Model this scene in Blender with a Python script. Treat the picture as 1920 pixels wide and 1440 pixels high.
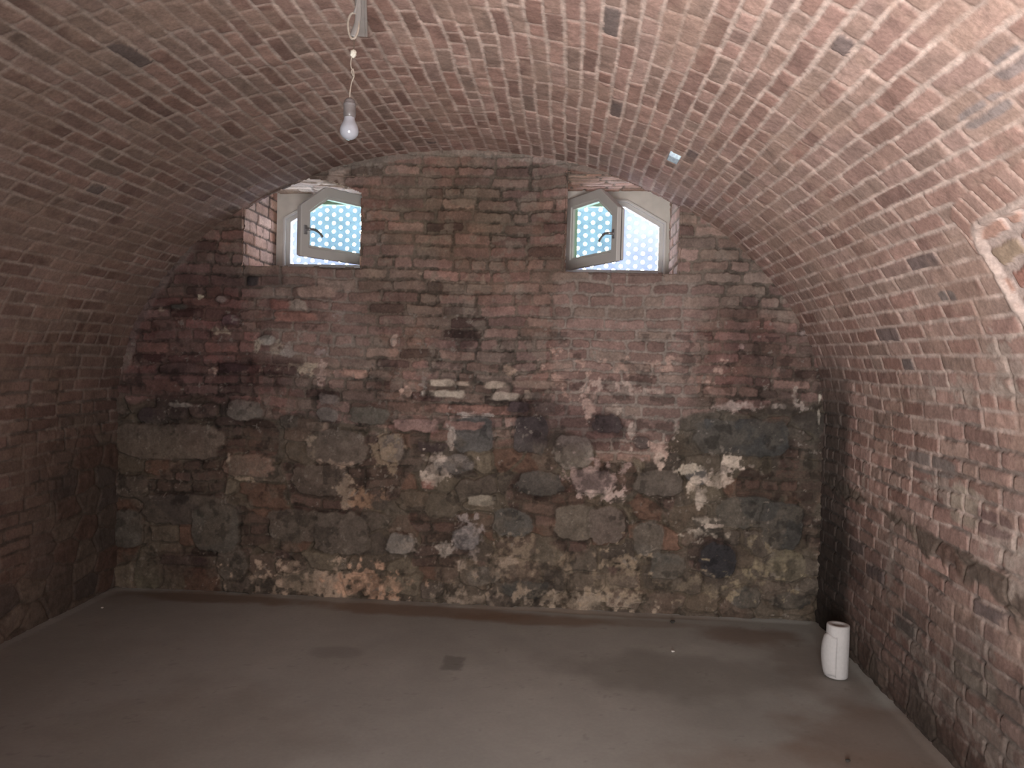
import bpy, bmesh, math, random
import numpy as np
from mathutils import Matrix, Vector

# ------------------------------------------------------------------ camera, world, light, exposure
scene = bpy.context.scene
for o in list(bpy.data.objects):
    bpy.data.objects.remove(o, do_unlink=True)
COL = scene.collection

def look_basis(yaw, pitch, roll):
    cy, sy, cp, sp = math.cos(yaw), math.sin(yaw), math.cos(pitch), math.sin(pitch)
    f = Vector((-sy * cp, cy * cp, sp)); r = Vector((cy, sy, 0)); u = r.cross(f)
    c, s = math.cos(roll), math.sin(roll)
    return c * r + s * u, -s * r + c * u, f

cam = bpy.data.cameras.new('camera')
cam.sensor_width = 36; cam.lens = 36 * 1457.1 / 1920; cam.clip_start = .05
cam_ob = bpy.data.objects.new('camera', cam); COL.objects.link(cam_ob)
r_, u_, f_ = look_basis(.0707, -.02975, .02728)
M = Matrix((r_, u_, -f_)).transposed().to_4x4(); M.translation = (.7316, -5.3, 1.6952)
cam_ob.matrix_world = M
scene.camera = cam_ob

W_STRENGTH = 26.0
world = bpy.data.worlds.new('daylight'); scene.world = world; world.use_nodes = True
bg = world.node_tree.nodes['Background']
bg.inputs['Color'].default_value = (.80, .90, 1.0, 1); bg.inputs['Strength'].default_value = W_STRENGTH

ADDED_DOOR = (.40, 1.50, 2.05)          # unseen doorway put in behind the camera for the light: x0, x1, height
def area(name, loc, aim, sx, sy, power, col):
    L = bpy.data.lights.new(name, 'AREA'); L.shape = 'RECTANGLE'; L.size = sx; L.size_y = sy
    L.energy = power; L.color = col
    o = bpy.data.objects.new(name, L); COL.objects.link(o); o.location = loc
    o.rotation_euler = (Vector(aim) - Vector(loc)).to_track_quat('-Z', 'Y').to_euler()
    return o
# unseen area light added before the rear doorway to brighten vault and walls
area('rear_fill_light', (.75, -5.68, 1.0), (1.45, -2.7, 1.95), .9, 1.4, 104, (1.0, .985, .96)).data.spread = math.radians(119)

vs = scene.view_settings
vs.view_transform = 'Standard'; vs.look = 'None'; vs.exposure = 0.0; vs.gamma = 1; vs.use_curve_mapping = False

# ------------------------------------------------------------------ helpers
def tag(o, label=None, cat=None, group=None, kind=None):
    if label: o['label'] = label
    if cat: o['category'] = cat
    if group: o['group'] = group
    if kind: o['kind'] = kind
    return o
def empty(name, loc=(0, 0, 0), rz=0):
    o = bpy.data.objects.new(name, None); COL.objects.link(o); o.location = loc; o.rotation_euler = (0, 0, rz)
    o.empty_display_size = .05
    return o
def link(name, me, mat=None, parent=None, smooth=True):
    o = bpy.data.objects.new(name, me); COL.objects.link(o)
    if mat: me.materials.append(mat)
    if parent: o.parent = parent
    if smooth: me.polygons.foreach_set('use_smooth', [True] * len(me.polygons))
    return o
def from_bm(name, bm, mat, parent=None, smooth=False):
    bmesh.ops.recalc_face_normals(bm, faces=bm.faces)
    me = bpy.data.meshes.new(name); bm.to_mesh(me); bm.free()
    return link(name, me, mat, parent, smooth)
def lathe(name, prof, mat, parent=None, n=32, loc=(0, 0, 0), cap=True):
    bm = bmesh.new(); rings = []
    for r, z in prof:
        rings.append([bm.verts.new((loc[0] + r * math.cos(2 * math.pi * i / n), loc[1] + r * math.sin(2 * math.pi * i / n), loc[2] + z)) for i in range(n)])
    for a, b in zip(rings, rings[1:]):
        for i in range(n): bm.faces.new((a[i], a[(i + 1) % n], b[(i + 1) % n], b[i]))
    if cap: bm.faces.new(rings[0]); bm.faces.new(rings[-1])
    return from_bm(name, bm, mat, parent, True)
def tube(name, pts, rad, mat, parent=None, n=10, flat=1.0):
    """round cord along points (smoothed)"""
    P = [Vector(p) for p in pts]; Q = []
    for i in range(len(P) - 1):
        p0 = P[max(i - 1, 0)]; p1 = P[i]; p2 = P[i + 1]; p3 = P[min(i + 2, len(P) - 1)]
        for k in range(6):
            t = k / 6
            Q.append(.5 * (2 * p1 + (p2 - p0) * t + (2 * p0 - 5 * p1 + 4 * p2 - p3) * t * t + (3 * p1 - p0 - 3 * p2 + p3) * t ** 3))
    Q.append(P[-1])
    bm = bmesh.new(); rings = []
    ref = Vector((0, 1, 0))
    for i, q in enumerate(Q):
        t = (Q[min(i + 1, len(Q) - 1)] - Q[max(i - 1, 0)]).normalized()
        s = t.cross(ref)
        if s.length < 1e-3: s = t.cross(Vector((1, 0, 0)))
        s.normalize(); w = s.cross(t).normalized()
        rings.append([bm.verts.new(q + rad * (math.cos(2 * math.pi * k / n) * s + flat * math.sin(2 * math.pi * k / n) * w)) for k in range(n)])
    for a, b in zip(rings, rings[1:]):
        for i in range(n): bm.faces.new((a[i], a[(i + 1) % n], b[(i + 1) % n], b[i]))
    bm.faces.new(rings[0]); bm.faces.new(rings[-1])
    return from_bm(name, bm, mat, parent, True)
def prism(name, poly, y0, y1, mat, parent=None, hole=None, bevel=.003):
    """solid with outline poly (x,z) between y0 and y1; hole = list of (x,z) of the same length"""
    bm = bmesh.new(); n = len(poly)
    if hole:
        R = [[bm.verts.new((p[0], y, p[1])) for p in pl] for pl in (poly, hole) for y in (y0, y1)]
        of, ob, hf, hb = R
        for i in range(n):
            j = (i + 1) % n
            bm.faces.new((of[i], of[j], hf[j], hf[i])); bm.faces.new((ob[j], ob[i], hb[i], hb[j]))
            bm.faces.new((of[j], of[i], ob[i], ob[j])); bm.faces.new((hf[i], hf[j], hb[j], hb[i]))
    else:
        a = [bm.verts.new((p[0], y0, p[1])) for p in poly]; b = [bm.verts.new((p[0], y1, p[1])) for p in poly]
        bm.faces.new(a); bm.faces.new(b[::-1])
        for i in range(n): bm.faces.new((a[i], a[(i + 1) % n], b[(i + 1) % n], b[i]))
    if bevel:
        bmesh.ops.recalc_face_normals(bm, faces=bm.faces)
        bmesh.ops.bevel(bm, geom=[e for e in bm.edges], offset=bevel, segments=1, affect='EDGES', clamp_overlap=True)
    return from_bm(name, bm, mat, parent)
def inset(poly, d):
    """move each edge of a convex polygon inward by d"""
    n = len(poly); cx = sum(p[0] for p in poly) / n; cz = sum(p[1] for p in poly) / n; L = []
    for i in range(n):
        a = Vector(poly[i]); b = Vector(poly[(i + 1) % n]); t = (b - a).normalized(); nn = Vector((-t.y, t.x))
        if nn.dot(Vector((cx, cz)) - a) < 0: nn = -nn
        L.append((a + nn * d, t))
    out = []
    for i in range(n):
        p, t = L[i - 1]; q, s = L[i]
        k = ((q - p).x * s.y - (q - p).y * s.x) / (t.x * s.y - t.y * s.x)
        v = p + t * k; out.append((v.x, v.y))
    return out

# ------------------------------------------------------------------ materials
def mat_plain(name, col, rough=.6, spec=.4, metal=0, noise=.12, scale=30, bump=0, trans=0):
    m = bpy.data.materials.new(name); m.use_nodes = True; nt = m.node_tree; b = nt.nodes['Principled BSDF']
    b.inputs['Roughness'].default_value = rough; b.inputs['Metallic'].default_value = metal
    b.inputs['Specular IOR Level'].default_value = spec
    tc = nt.nodes.new('ShaderNodeTexCoord'); nz = nt.nodes.new('ShaderNodeTexNoise'); nz.inputs['Scale'].default_value = scale; nz.inputs['Detail'].default_value = 5
    nt.links.new(tc.outputs['Object'], nz.inputs['Vector'])
    r = nt.nodes.new('ShaderNodeValToRGB')
    r.color_ramp.elements[0].color = tuple(c * (1 - noise) for c in col) + (1,); r.color_ramp.elements[1].color = tuple(min(1, c * (1 + noise)) for c in col) + (1,)
    r.color_ramp.elements[0].position = .3; r.color_ramp.elements[1].position = .7
    nt.links.new(nz.outputs['Fac'], r.inputs['Fac']); nt.links.new(r.outputs['Color'], b.inputs['Base Color'])
    if bump:
        bp = nt.nodes.new('ShaderNodeBump'); bp.inputs['Strength'].default_value = bump; bp.inputs['Distance'].default_value = .003
        nt.links.new(nz.outputs['Fac'], bp.inputs['Height']); nt.links.new(bp.outputs['Normal'], b.inputs['Normal'])
    if trans: b.inputs['Transmission Weight'].default_value = trans
    return m
def mat_masonry(name, rough=.93, scale=70, amt=.22, bump=.5, spec=.25, dist=.004):
    m = bpy.data.materials.new(name); m.use_nodes = True; nt = m.node_tree; b = nt.nodes['Principled BSDF']
    b.inputs['Roughness'].default_value = rough; b.inputs['Specular IOR Level'].default_value = spec
    at = nt.nodes.new('ShaderNodeAttribute'); at.attribute_name = 'Col'
    tc = nt.nodes.new('ShaderNodeTexCoord')
    nz = nt.nodes.new('ShaderNodeTexNoise'); nz.inputs['Scale'].default_value = scale; nz.inputs['Detail'].default_value = 6; nz.inputs['Roughness'].default_value = .65
    n2 = nt.nodes.new('ShaderNodeTexNoise'); n2.inputs['Scale'].default_value = scale / 6; n2.inputs['Detail'].default_value = 4
    nt.links.new(tc.outputs['Object'], nz.inputs['Vector']); nt.links.new(tc.outputs['Object'], n2.inputs['Vector'])
    mr = nt.nodes.new('ShaderNodeMapRange'); mr.inputs['From Min'].default_value = .3; mr.inputs['From Max'].default_value = .7
    mr.inputs['To Min'].default_value = 1 - amt; mr.inputs['To Max'].default_value = 1 + amt; nt.links.new(nz.outputs['Fac'], mr.inputs['Value'])
    m2 = nt.nodes.new('ShaderNodeMapRange'); m2.inputs['From Min'].default_value = .3; m2.inputs['From Max'].default_value = .7
    m2.inputs['To Min'].default_value = 1 - amt * .6; m2.inputs['To Max'].default_value = 1 + amt * .6; nt.links.new(n2.outputs['Fac'], m2.inputs['Value'])
    mu = nt.nodes.new('ShaderNodeMath'); mu.operation = 'MULTIPLY'; nt.links.new(mr.outputs[0], mu.inputs[0]); nt.links.new(m2.outputs[0], mu.inputs[1])
    mx = nt.nodes.new('ShaderNodeVectorMath'); mx.operation = 'SCALE'; nt.links.new(at.outputs['Color'], mx.inputs[0]); nt.links.new(mu.outputs[0], mx.inputs['Scale'])
    nt.links.new(mx.outputs[0], b.inputs['Base Color'])
    bp = nt.nodes.new('ShaderNodeBump'); bp.inputs['Strength'].default_value = bump; bp.inputs['Distance'].default_value = dist
    nt.links.new(nz.outputs['Fac'], bp.inputs['Height']); nt.links.new(bp.outputs['Normal'], b.inputs['Normal'])
    return m

M_BRICK = mat_masonry('old_brickwork')
M_FLOOR = mat_masonry('screed', rough=.62, scale=45, amt=.05, bump=.15, spec=.35, dist=.002)
M_PVC = mat_plain('white_window_plastic', (.50, .475, .46), .38, .5, noise=.03, scale=8)
M_BOARD = mat_plain('pale_infill_board', (.52, .48, .44), .8, .2, noise=.08, scale=12)
M_HANDLE = mat_plain('grey_handle_metal', (.30, .29, .30), .35, .5, metal=.6, noise=.05)
M_GASKET = mat_plain('black_gasket', (.03, .03, .03), .6)
M_CORD = mat_plain('cream_cord', (.30, .25, .21), .6, noise=.2, scale=60)
M_DARKWIRE = mat_plain('dark_wire', (.10, .07, .055), .6)
M_GREYPL = mat_plain('grey_trunking_plastic', (.46, .41, .39), .55, noise=.08, scale=20)
M_SLEEVE = mat_plain('grey_cable_sleeve', (.21, .19, .18), .5, noise=.1, scale=20)
M_PUTTY = mat_plain('white_putty', (.62, .58, .50), .9, noise=.15, scale=80, bump=.6)
M_SOCKET = mat_plain('aged_socket_plastic', (.13, .115, .115), .35, noise=.3, scale=25)
M_PAPER = mat_plain('white_tissue_paper', (.46, .435, .43), .95, .1, noise=.04, scale=60, bump=.5)
M_CARD = mat_plain('grey_cardboard_core', (.30, .27, .25), .9)
M_CHIP = mat_plain('plaster_chip', (.62, .58, .54), .9, noise=.15)
M_DARKCHIP = mat_plain('dark_chip', (.05, .045, .04), .9, noise=.15)
M_PALEPATCH = mat_plain('bluish_white_patch', (.62, .76, .95), .8, noise=.22, scale=90, bump=.8)
def mat_glass():
    m = bpy.data.materials.new('tinted_pane_glass'); m.use_nodes = True; nt = m.node_tree; nt.nodes.remove(nt.nodes['Principled BSDF'])
    t = nt.nodes.new('ShaderNodeBsdfTransparent'); t.inputs[0].default_value = (.86, 1.0, .90, 1)
    g = nt.nodes.new('ShaderNodeBsdfGlossy'); g.inputs['Roughness'].default_value = .02; g.inputs['Color'].default_value = (.8, 1, .95, 1)
    nz = nt.nodes.new('ShaderNodeTexNoise'); nz.inputs['Scale'].default_value = 3
    mr = nt.nodes.new('ShaderNodeMapRange'); mr.inputs['To Min'].default_value = .08; mr.inputs['To Max'].default_value = .16
    nt.links.new(nz.outputs['Fac'], mr.inputs['Value'])
    mx = nt.nodes.new('ShaderNodeMixShader'); nt.links.new(mr.outputs[0], mx.inputs[0])
    nt.links.new(t.outputs[0], mx.inputs[1]); nt.links.new(g.outputs[0], mx.inputs[2]); nt.links.new(mx.outputs[0], nt.nodes['Material Output'].inputs[0])
    return m
M_GLASS = mat_glass()
def mat_bulb():
    m = mat_plain('frosted_bulb_glass', (.30, .30, .335), .16, .6, noise=.02)
    return m
M_BULB = mat_bulb()
SHEET_T = .15
def mat_sheet():
    m = bpy.data.materials.new('translucent_perforated_plastic'); m.use_nodes = True; nt = m.node_tree; nt.nodes.remove(nt.nodes['Principled BSDF'])
    tc = nt.nodes.new('ShaderNodeTexCoord'); nz = nt.nodes.new('ShaderNodeTexNoise'); nz.inputs['Scale'].default_value = 5; nt.links.new(tc.outputs['Object'], nz.inputs['Vector'])
    r = nt.nodes.new('ShaderNodeValToRGB'); r.color_ramp.elements[0].color = (SHEET_T * .72, SHEET_T * .80, SHEET_T * 1.05, 1); r.color_ramp.elements[1].color = (SHEET_T * .95, SHEET_T * 1.0, SHEET_T * 1.25, 1)
    r.color_ramp.elements[0].position = .3; r.color_ramp.elements[1].position = .7
    nt.links.new(nz.outputs['Fac'], r.inputs['Fac'])
    t = nt.nodes.new('ShaderNodeBsdfTranslucent'); nt.links.new(r.outputs['Color'], t.inputs['Color'])
    d = nt.nodes.new('ShaderNodeBsdfDiffuse'); d.inputs['Color'].default_value = (.35, .38, .45, 1)
    a = nt.nodes.new('ShaderNodeAddShader'); nt.links.new(t.outputs[0], a.inputs[0]); nt.links.new(d.outputs[0], a.inputs[1])
    nt.links.new(a.outputs[0], nt.nodes['Material Output'].inputs[0])
    return m
M_SHEET = mat_sheet()

# ------------------------------------------------------------------ noise and masonry fields (numpy)
_rs = np.random.RandomState(7); TAB = _rs.rand(512, 512)
def vn(U, V, f, seed=0):
    x = U * f + seed * 37.3; y = V * f + seed * 91.7
    ix = np.floor(x).astype(int); iy = np.floor(y).astype(int); a = x - ix; b = y - iy
    a = a * a * (3 - 2 * a); b = b * b * (3 - 2 * b)
    T = lambda i, j: TAB[(i + seed * 13) & 511, (j + seed * 29) & 511]
    return (T(ix, iy) * (1 - a) + T(ix + 1, iy) * a) * (1 - b) + (T(ix, iy + 1) * (1 - a) + T(ix + 1, iy + 1) * a) * b
def fbm(U, V, f, o=4, seed=0):
    s = 0; w = 1; t = 0
    for k in range(o):
        s = s + w * vn(U, V, f * 2 ** k, seed + k); t += w; w *= .55
    return s / t
def sst(x, a, b):
    t = np.clip((x - a) / (b - a), 0, 1); return t * t * (3 - 2 * t)
def mixc(A, B, m):
    return A * (1 - m[..., None]) + B * m[..., None]
def bricks(U, V, seed, h=.077, L=.255, joint=.013, rad=.013, head=.3, wob=1.0, rag=.006):
    """brick pattern: courses along U. returns signed distance (inside < 0), random numbers per brick, local coordinates"""
    Uw = U + wob * .012 * (fbm(U, V, 5, 3, seed + 3) - .5) * 2
    Vw = V + wob * (.03 * (fbm(U, V, 1.3, 2, seed + 5) - .5) * 2 + .006 * (vn(U, V, 9, seed + 6) - .5) * 2)
    rs = np.random.RandomState(seed); v0 = Vw.min() - .2; n = int((Vw.max() - v0) / h) + 5
    ed = v0 + np.concatenate([[0], np.cumsum(h * (1 + .14 * (rs.rand(n) - .5)))])
    row = np.clip(np.searchsorted(ed, Vw) - 1, 0, n - 1)
    u0 = Uw.min() - .3; m = int((Uw.max() - u0) / .11) + 12
    E = np.zeros((n, m + 1))
    for k in range(n):
        if rs.rand() < head: w = np.where(rs.rand(m) < .85, L / 2, L)
        else: w = np.where(rs.rand(m) < .11, L / 2, L)
        w = w * (1 + .14 * (rs.rand(m) - .5)); E[k, 1:] = np.cumsum(w); E[k] += u0 - rs.rand() * L
    key = E + np.arange(n)[:, None] * 1000.0
    idx = np.searchsorted(key.ravel(), (Uw + row * 1000.0).ravel()).reshape(U.shape) - 1
    c = np.clip(idx - row * (m + 1), 0, m - 1)
    R = rs.rand(n, m + 1, 8)[row, c]
    a = E[row, c]; b = E[row, c + 1]; d0 = ed[row]; d1 = ed[row + 1]
    uc = (a + b) / 2; vc = (d0 + d1) / 2; lu = Uw - uc; lv = Vw - vc
    lv2 = lv + lu * (R[..., 6] - .5) * .06
    j = joint * (.7 + .6 * R[..., 7])
    qx = np.abs(lu) - (b - a) / 2 + j / 2 + rad; qy = np.abs(lv2) - (d1 - d0) / 2 + j / 2 + rad
    sd = np.hypot(np.maximum(qx, 0), np.maximum(qy, 0)) + np.minimum(np.maximum(qx, qy), 0) - rad
    sd = sd + rag * (fbm(U, V, 45, 3, seed + 9) - .5) * 2
    return sd, R, lu, lv
LAST = {}
def brick_surface(U, V, seed, pal, mortar, relief=.010, dark_joint=.0, hv=1.0, **kw):
    sd, R, lu, lv = bricks(U, V, seed, **kw); LAST['lv'] = lv
    face = 1 - sst(sd, -.005, .003)
    D = face * (relief + hv * (.009 * (R[..., 0] - .5) + lu * (R[..., 1] - .5) * .05 + lv * (R[..., 2] - .5) * .16))
    D = D + .004 * (fbm(U, V, 18, 4, seed + 20) - .5) * 2 + .012 * (fbm(U, V, 2.2, 3, seed + 21) - .5) * 2
    pal = np.array(pal); k = R[..., 3] * (len(pal) - 1e-6); i = k.astype(int)
    j = (R[..., 4] * (len(pal) - 1e-6)).astype(int)
    C = mixc(pal[i], pal[j], .5 * R[..., 5])
    C = C * (.80 + .40 * R[..., 5] )[..., None]
    C = C * (.78 + .44 * fbm(U, V, 14, 4, seed + 22))[..., None]
    mc = np.array(mortar)[None, None] * (.7 + .6 * fbm(U, V, 10, 4, seed + 23))[..., None]
    if np.ndim(dark_joint) or dark_joint:
        mc = mc * (1 - np.asarray(dark_joint) * np.ones(U.shape))[..., None]
    C = mixc(mc, C, face)
    return D, C, sd, R, face
def blob(U, V, u, v, ru, rv):
    return np.sqrt(((U - u) / ru) ** 2 + ((V - v) / rv) ** 2)
def grid_mesh(name, P, C, mat, keep=None, parent=None, flip=False):
    ny, nx = P.shape[:2]
    idx = np.arange(ny * nx).reshape(ny, nx)
    q = np.stack([idx[:-1, :-1], idx[:-1, 1:], idx[1:, 1:], idx[1:, :-1]], -1)
    if flip: q = q[..., ::-1]
    q = q.reshape(-1, 4)
    if keep is not None: q = q[keep.reshape(-1)]
    used = np.unique(q); remap = np.zeros(ny * nx, int); remap[used] = np.arange(len(used)); q = remap[q]
    Pv = P.reshape(-1, 3)[used].astype(np.float32); Cv = C.reshape(-1, 3)[used]
    me = bpy.data.meshes.new(name); me.vertices.add(len(Pv)); me.vertices.foreach_set('co', Pv.ravel())
    me.loops.add(q.size); me.loops.foreach_set('vertex_index', q.ravel().astype(np.int32))
    me.polygons.add(len(q)); me.polygons.foreach_set('loop_start', np.arange(0, q.size, 4, dtype=np.int32)); me.polygons.foreach_set('loop_total', np.full(len(q), 4, np.int32))
    me.update(calc_edges=True)
    ca = me.color_attributes.new('Col', 'FLOAT_COLOR', 'POINT')
    rgba = np.ones((len(Pv), 4), np.float32); rgba[:, :3] = np.clip(Cv, .004, .95); ca.data.foreach_set('color', rgba.ravel())
    return link(name, me, mat, parent, True)

A, ZS, B = 2.443, 1.3275, 1.791          # half width, springing height, rise of the vault
_th = np.linspace(0, np.pi, 2001); _ex = -A * np.cos(_th); _ez = B * np.sin(_th)
_al = np.concatenate([[0], np.cumsum(np.hypot(np.diff(_ex), np.diff(_ez)))]); ARC = _al[-1]
def profile(s):
    """cross section of the cellar: s runs from the left foot over the vault to the right foot"""
    X = np.empty_like(s); Z = np.empty_like(s); NX = np.empty_like(s); NZ = np.empty_like(s)
    l = s < ZS; r = s > ZS + ARC; m = ~(l | r)
    X[l] = -A; Z[l] = s[l]; NX[l] = 1; NZ[l] = 0
    X[r] = A; Z[r] = 2 * ZS + ARC - s[r]; NX[r] = -1; NZ[r] = 0
    t = np.interp(s[m] - ZS, _al, _th)
    X[m] = -A * np.cos(t); Z[m] = ZS + B * np.sin(t)
    nx = np.cos(t) / A; nz = -np.sin(t) / B; n = np.hypot(nx, nz); NX[m] = nx / n; NZ[m] = nz / n
    return X, Z, NX, NZ
# openings of the two windows in the back wall: x0, x1, sill height, soffit height
WIN = [(-1.553, -.709, 2.300, 2.935), (.689, 1.461, 2.300, 2.985)]
DEPTH = .60
STONES=[(-2.073,1.062,0.396,0.129,0.1221,0.0802,0.0545,4),(-1.522,1.306,0.127,0.075,0.162,0.1221,0.0887,2.6),(-2.193,1.243,0.106,0.053,0.0545,0.0319,0.0296,3),(-2.006,1.26,0.078,0.049,0.0976,0.0648,0.0482,3),(-1.804,1.286,0.104,0.053,0.1221,0.0723,0.0482,3),(-0.917,1.399,0.076,0.037,0.1812,0.1221,0.0976,4),(-0.639,1.293,0.143,0.067,0.107,0.0844,0.0578,3),(-0.922,1.291,0.076,0.048,0.15,0.1119,0.0887,2.6),(-0.993,1.2,0.068,0.03,0.2542,0.15,0.0931,5),(-0.853,1.063,0.211,0.119,0.107,0.0723,0.0513,2.8),(-0.465,1.069,0.09,0.104,0.1384,0.0976,0.0723,2.6),(-1.469,0.913,0.177,0.075,0.1812,0.0931,0.0578,4),(-2.359,0.43,0.118,0.138,0.0887,0.0723,0.0545,3.5),(-2.205,0.111,0.098,0.126,0.107,0.0844,0.0482,3),(-1.592,0.216,0.116,0.121,0.0931,0.0685,0.0482,3),(-1.943,0.219,0.203,0.038,0.0482,0.0232,0.0212,5),(0.101,1.181,0.14,0.125,0.0802,0.0685,0.0612,4),(-0.132,1.169,0.063,0.037,0.2307,0.0762,0.0482,5),(-0.185,1.086,0.097,0.037,0.0482,0.0273,0.0252,4),(-0.13,1.53,0.1,0.026,0.3419,0.2384,0.1559,5),(0.018,1.531,0.052,0.022,0.305,0.1946,0.1221,4),(0.247,1.527,0.081,0.026,0.3325,0.2232,0.1441,5),(0.532,1.539,0.167,0.029,0.1946,0.107,0.0685,5),(-0.098,1.458,0.115,0.029,0.3515,0.2542,0.1683,5),(-0.254,1.46,0.022,0.029,0.3515,0.2542,0.1812,3),(0.315,1.452,0.113,0.029,0.3325,0.2307,0.1559,5),(0.497,1.461,0.066,0.029,0.1559,0.0976,0.0723,5),(0.086,1.353,0.239,0.033,0.2159,0.0844,0.0513,5),(0.415,1.386,0.088,0.04,0.0545,0.0296,0.0296,5),(0.587,1.387,0.08,0.036,0.1221,0.0723,0.0545,5),(-0.301,1.234,0.149,0.044,0.2232,0.107,0.0802,5),(0.033,1.245,0.14,0.029,0.2159,0.0931,0.0648,5),(0.494,1.194,0.117,0.131,0.0612,0.0452,0.0423,4),(0.788,1.084,0.137,0.12,0.162,0.1221,0.0931,2.8),(0.558,0.867,0.16,0.084,0.0685,0.0545,0.0452,3.5),(0.928,0.888,0.151,0.087,0.107,0.0648,0.0578,2.8),(-0.209,0.823,0.052,0.033,0.1878,0.0612,0.0395,5),(0.165,0.73,0.103,0.037,0.2307,0.1812,0.1274,5),(-0.109,0.682,0.111,0.081,0.0887,0.0612,0.0369,3),(0.382,0.584,0.139,0.096,0.0844,0.0723,0.0612,2.8),(0.821,0.602,0.152,0.124,0.1221,0.0887,0.0612,3),(1.031,0.593,0.123,0.131,0.107,0.0723,0.0545,2.6),(0.072,0.467,0.096,0.089,0.15,0.1221,0.117,2.4),(0.487,0.127,0.169,0.063,0.0513,0.0452,0.0369,2.6),(1.017,1.285,0.108,0.069,0.0648,0.0423,0.0395,2.8),(1.311,0.514,0.1,0.124,0.0887,0.0685,0.0513,3),(-0.393,0.402,0.097,0.075,0.1384,0.1119,0.0931,3),(-1.116,0.502,0.229,0.113,0.0887,0.0612,0.0423,3.5),(-1.91,0.582,0.349,0.106,0.0685,0.0482,0.0369,4),(-0.81,0.459,0.189,0.15,0.0976,0.0685,0.0482,3.5),(-1.713,0.458,0.174,0.17,0.0802,0.0648,0.0482,3.2),(-0.97,0.827,0.19,0.105,0.0887,0.0578,0.0395,3.5),(0.19,0.205,0.126,0.059,0.1274,0.0976,0.0723,2.6),(1.779,0.389,0.12,0.123,0.0319,0.0296,0.0319,2.5),(2.238,0.374,0.133,0.104,0.1441,0.107,0.0545,2.3),(1.442,0.337,0.121,0.095,0.0723,0.0612,0.0482,3),(1.961,0.723,0.21,0.108,0.0545,0.0482,0.0395,3),(1.37,0.898,0.16,0.087,0.0887,0.0648,0.0482,3),(1.908,1.224,0.315,0.122,0.0513,0.0452,0.0409,4),(2.193,0.642,0.14,0.162,0.0482,0.0423,0.0369,3),(1.254,1.166,0.057,0.043,0.0762,0.0482,0.0395,3),(-0.034,0.973,0.133,0.066,0.117,0.0931,0.0802,2.4),(1.617,0.962,0.078,0.065,0.107,0.0887,0.0802,2.4),(1.7,0.621,0.092,0.051,0.0423,0.0369,0.0319,4),(2.264,0.14,0.14,0.058,0.0319,0.0273,0.0232,3),(1.982,0.145,0.106,0.072,0.0648,0.0545,0.0423,3),(-1.362,1.793,0.061,0.033,0.305,0.2542,0.1946,2.6),(-1.473,2.199,0.046,0.037,0.0296,0.0232,0.0232,4),(-1.154,2.043,0.072,0.037,0.2623,0.1746,0.1221,5),(-1.034,2.134,0.151,0.037,0.2307,0.1221,0.0802,5),(-1.279,2.04,0.072,0.037,0.162,0.0482,0.0296,5),(-1.163,1.961,0.152,0.037,0.2232,0.0762,0.0452,5),(-1.187,1.231,0.076,0.045,0.0762,0.0545,0.0395,3),(-2.126,1.453,0.14,0.041,0.1812,0.0887,0.0545,5),(-1.983,1.581,0.147,0.041,0.117,0.0685,0.0513,4),(-1.596,1.592,0.115,0.037,0.0931,0.0482,0.0423,4),(-1.701,2.075,0.038,0.026,0.2623,0.2086,0.15,2.2),(-1.641,1.927,0.061,0.037,0.1384,0.0723,0.0685,4),(-2.009,2.012,0.062,0.022,0.0762,0.0802,0.0545,3)]
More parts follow.
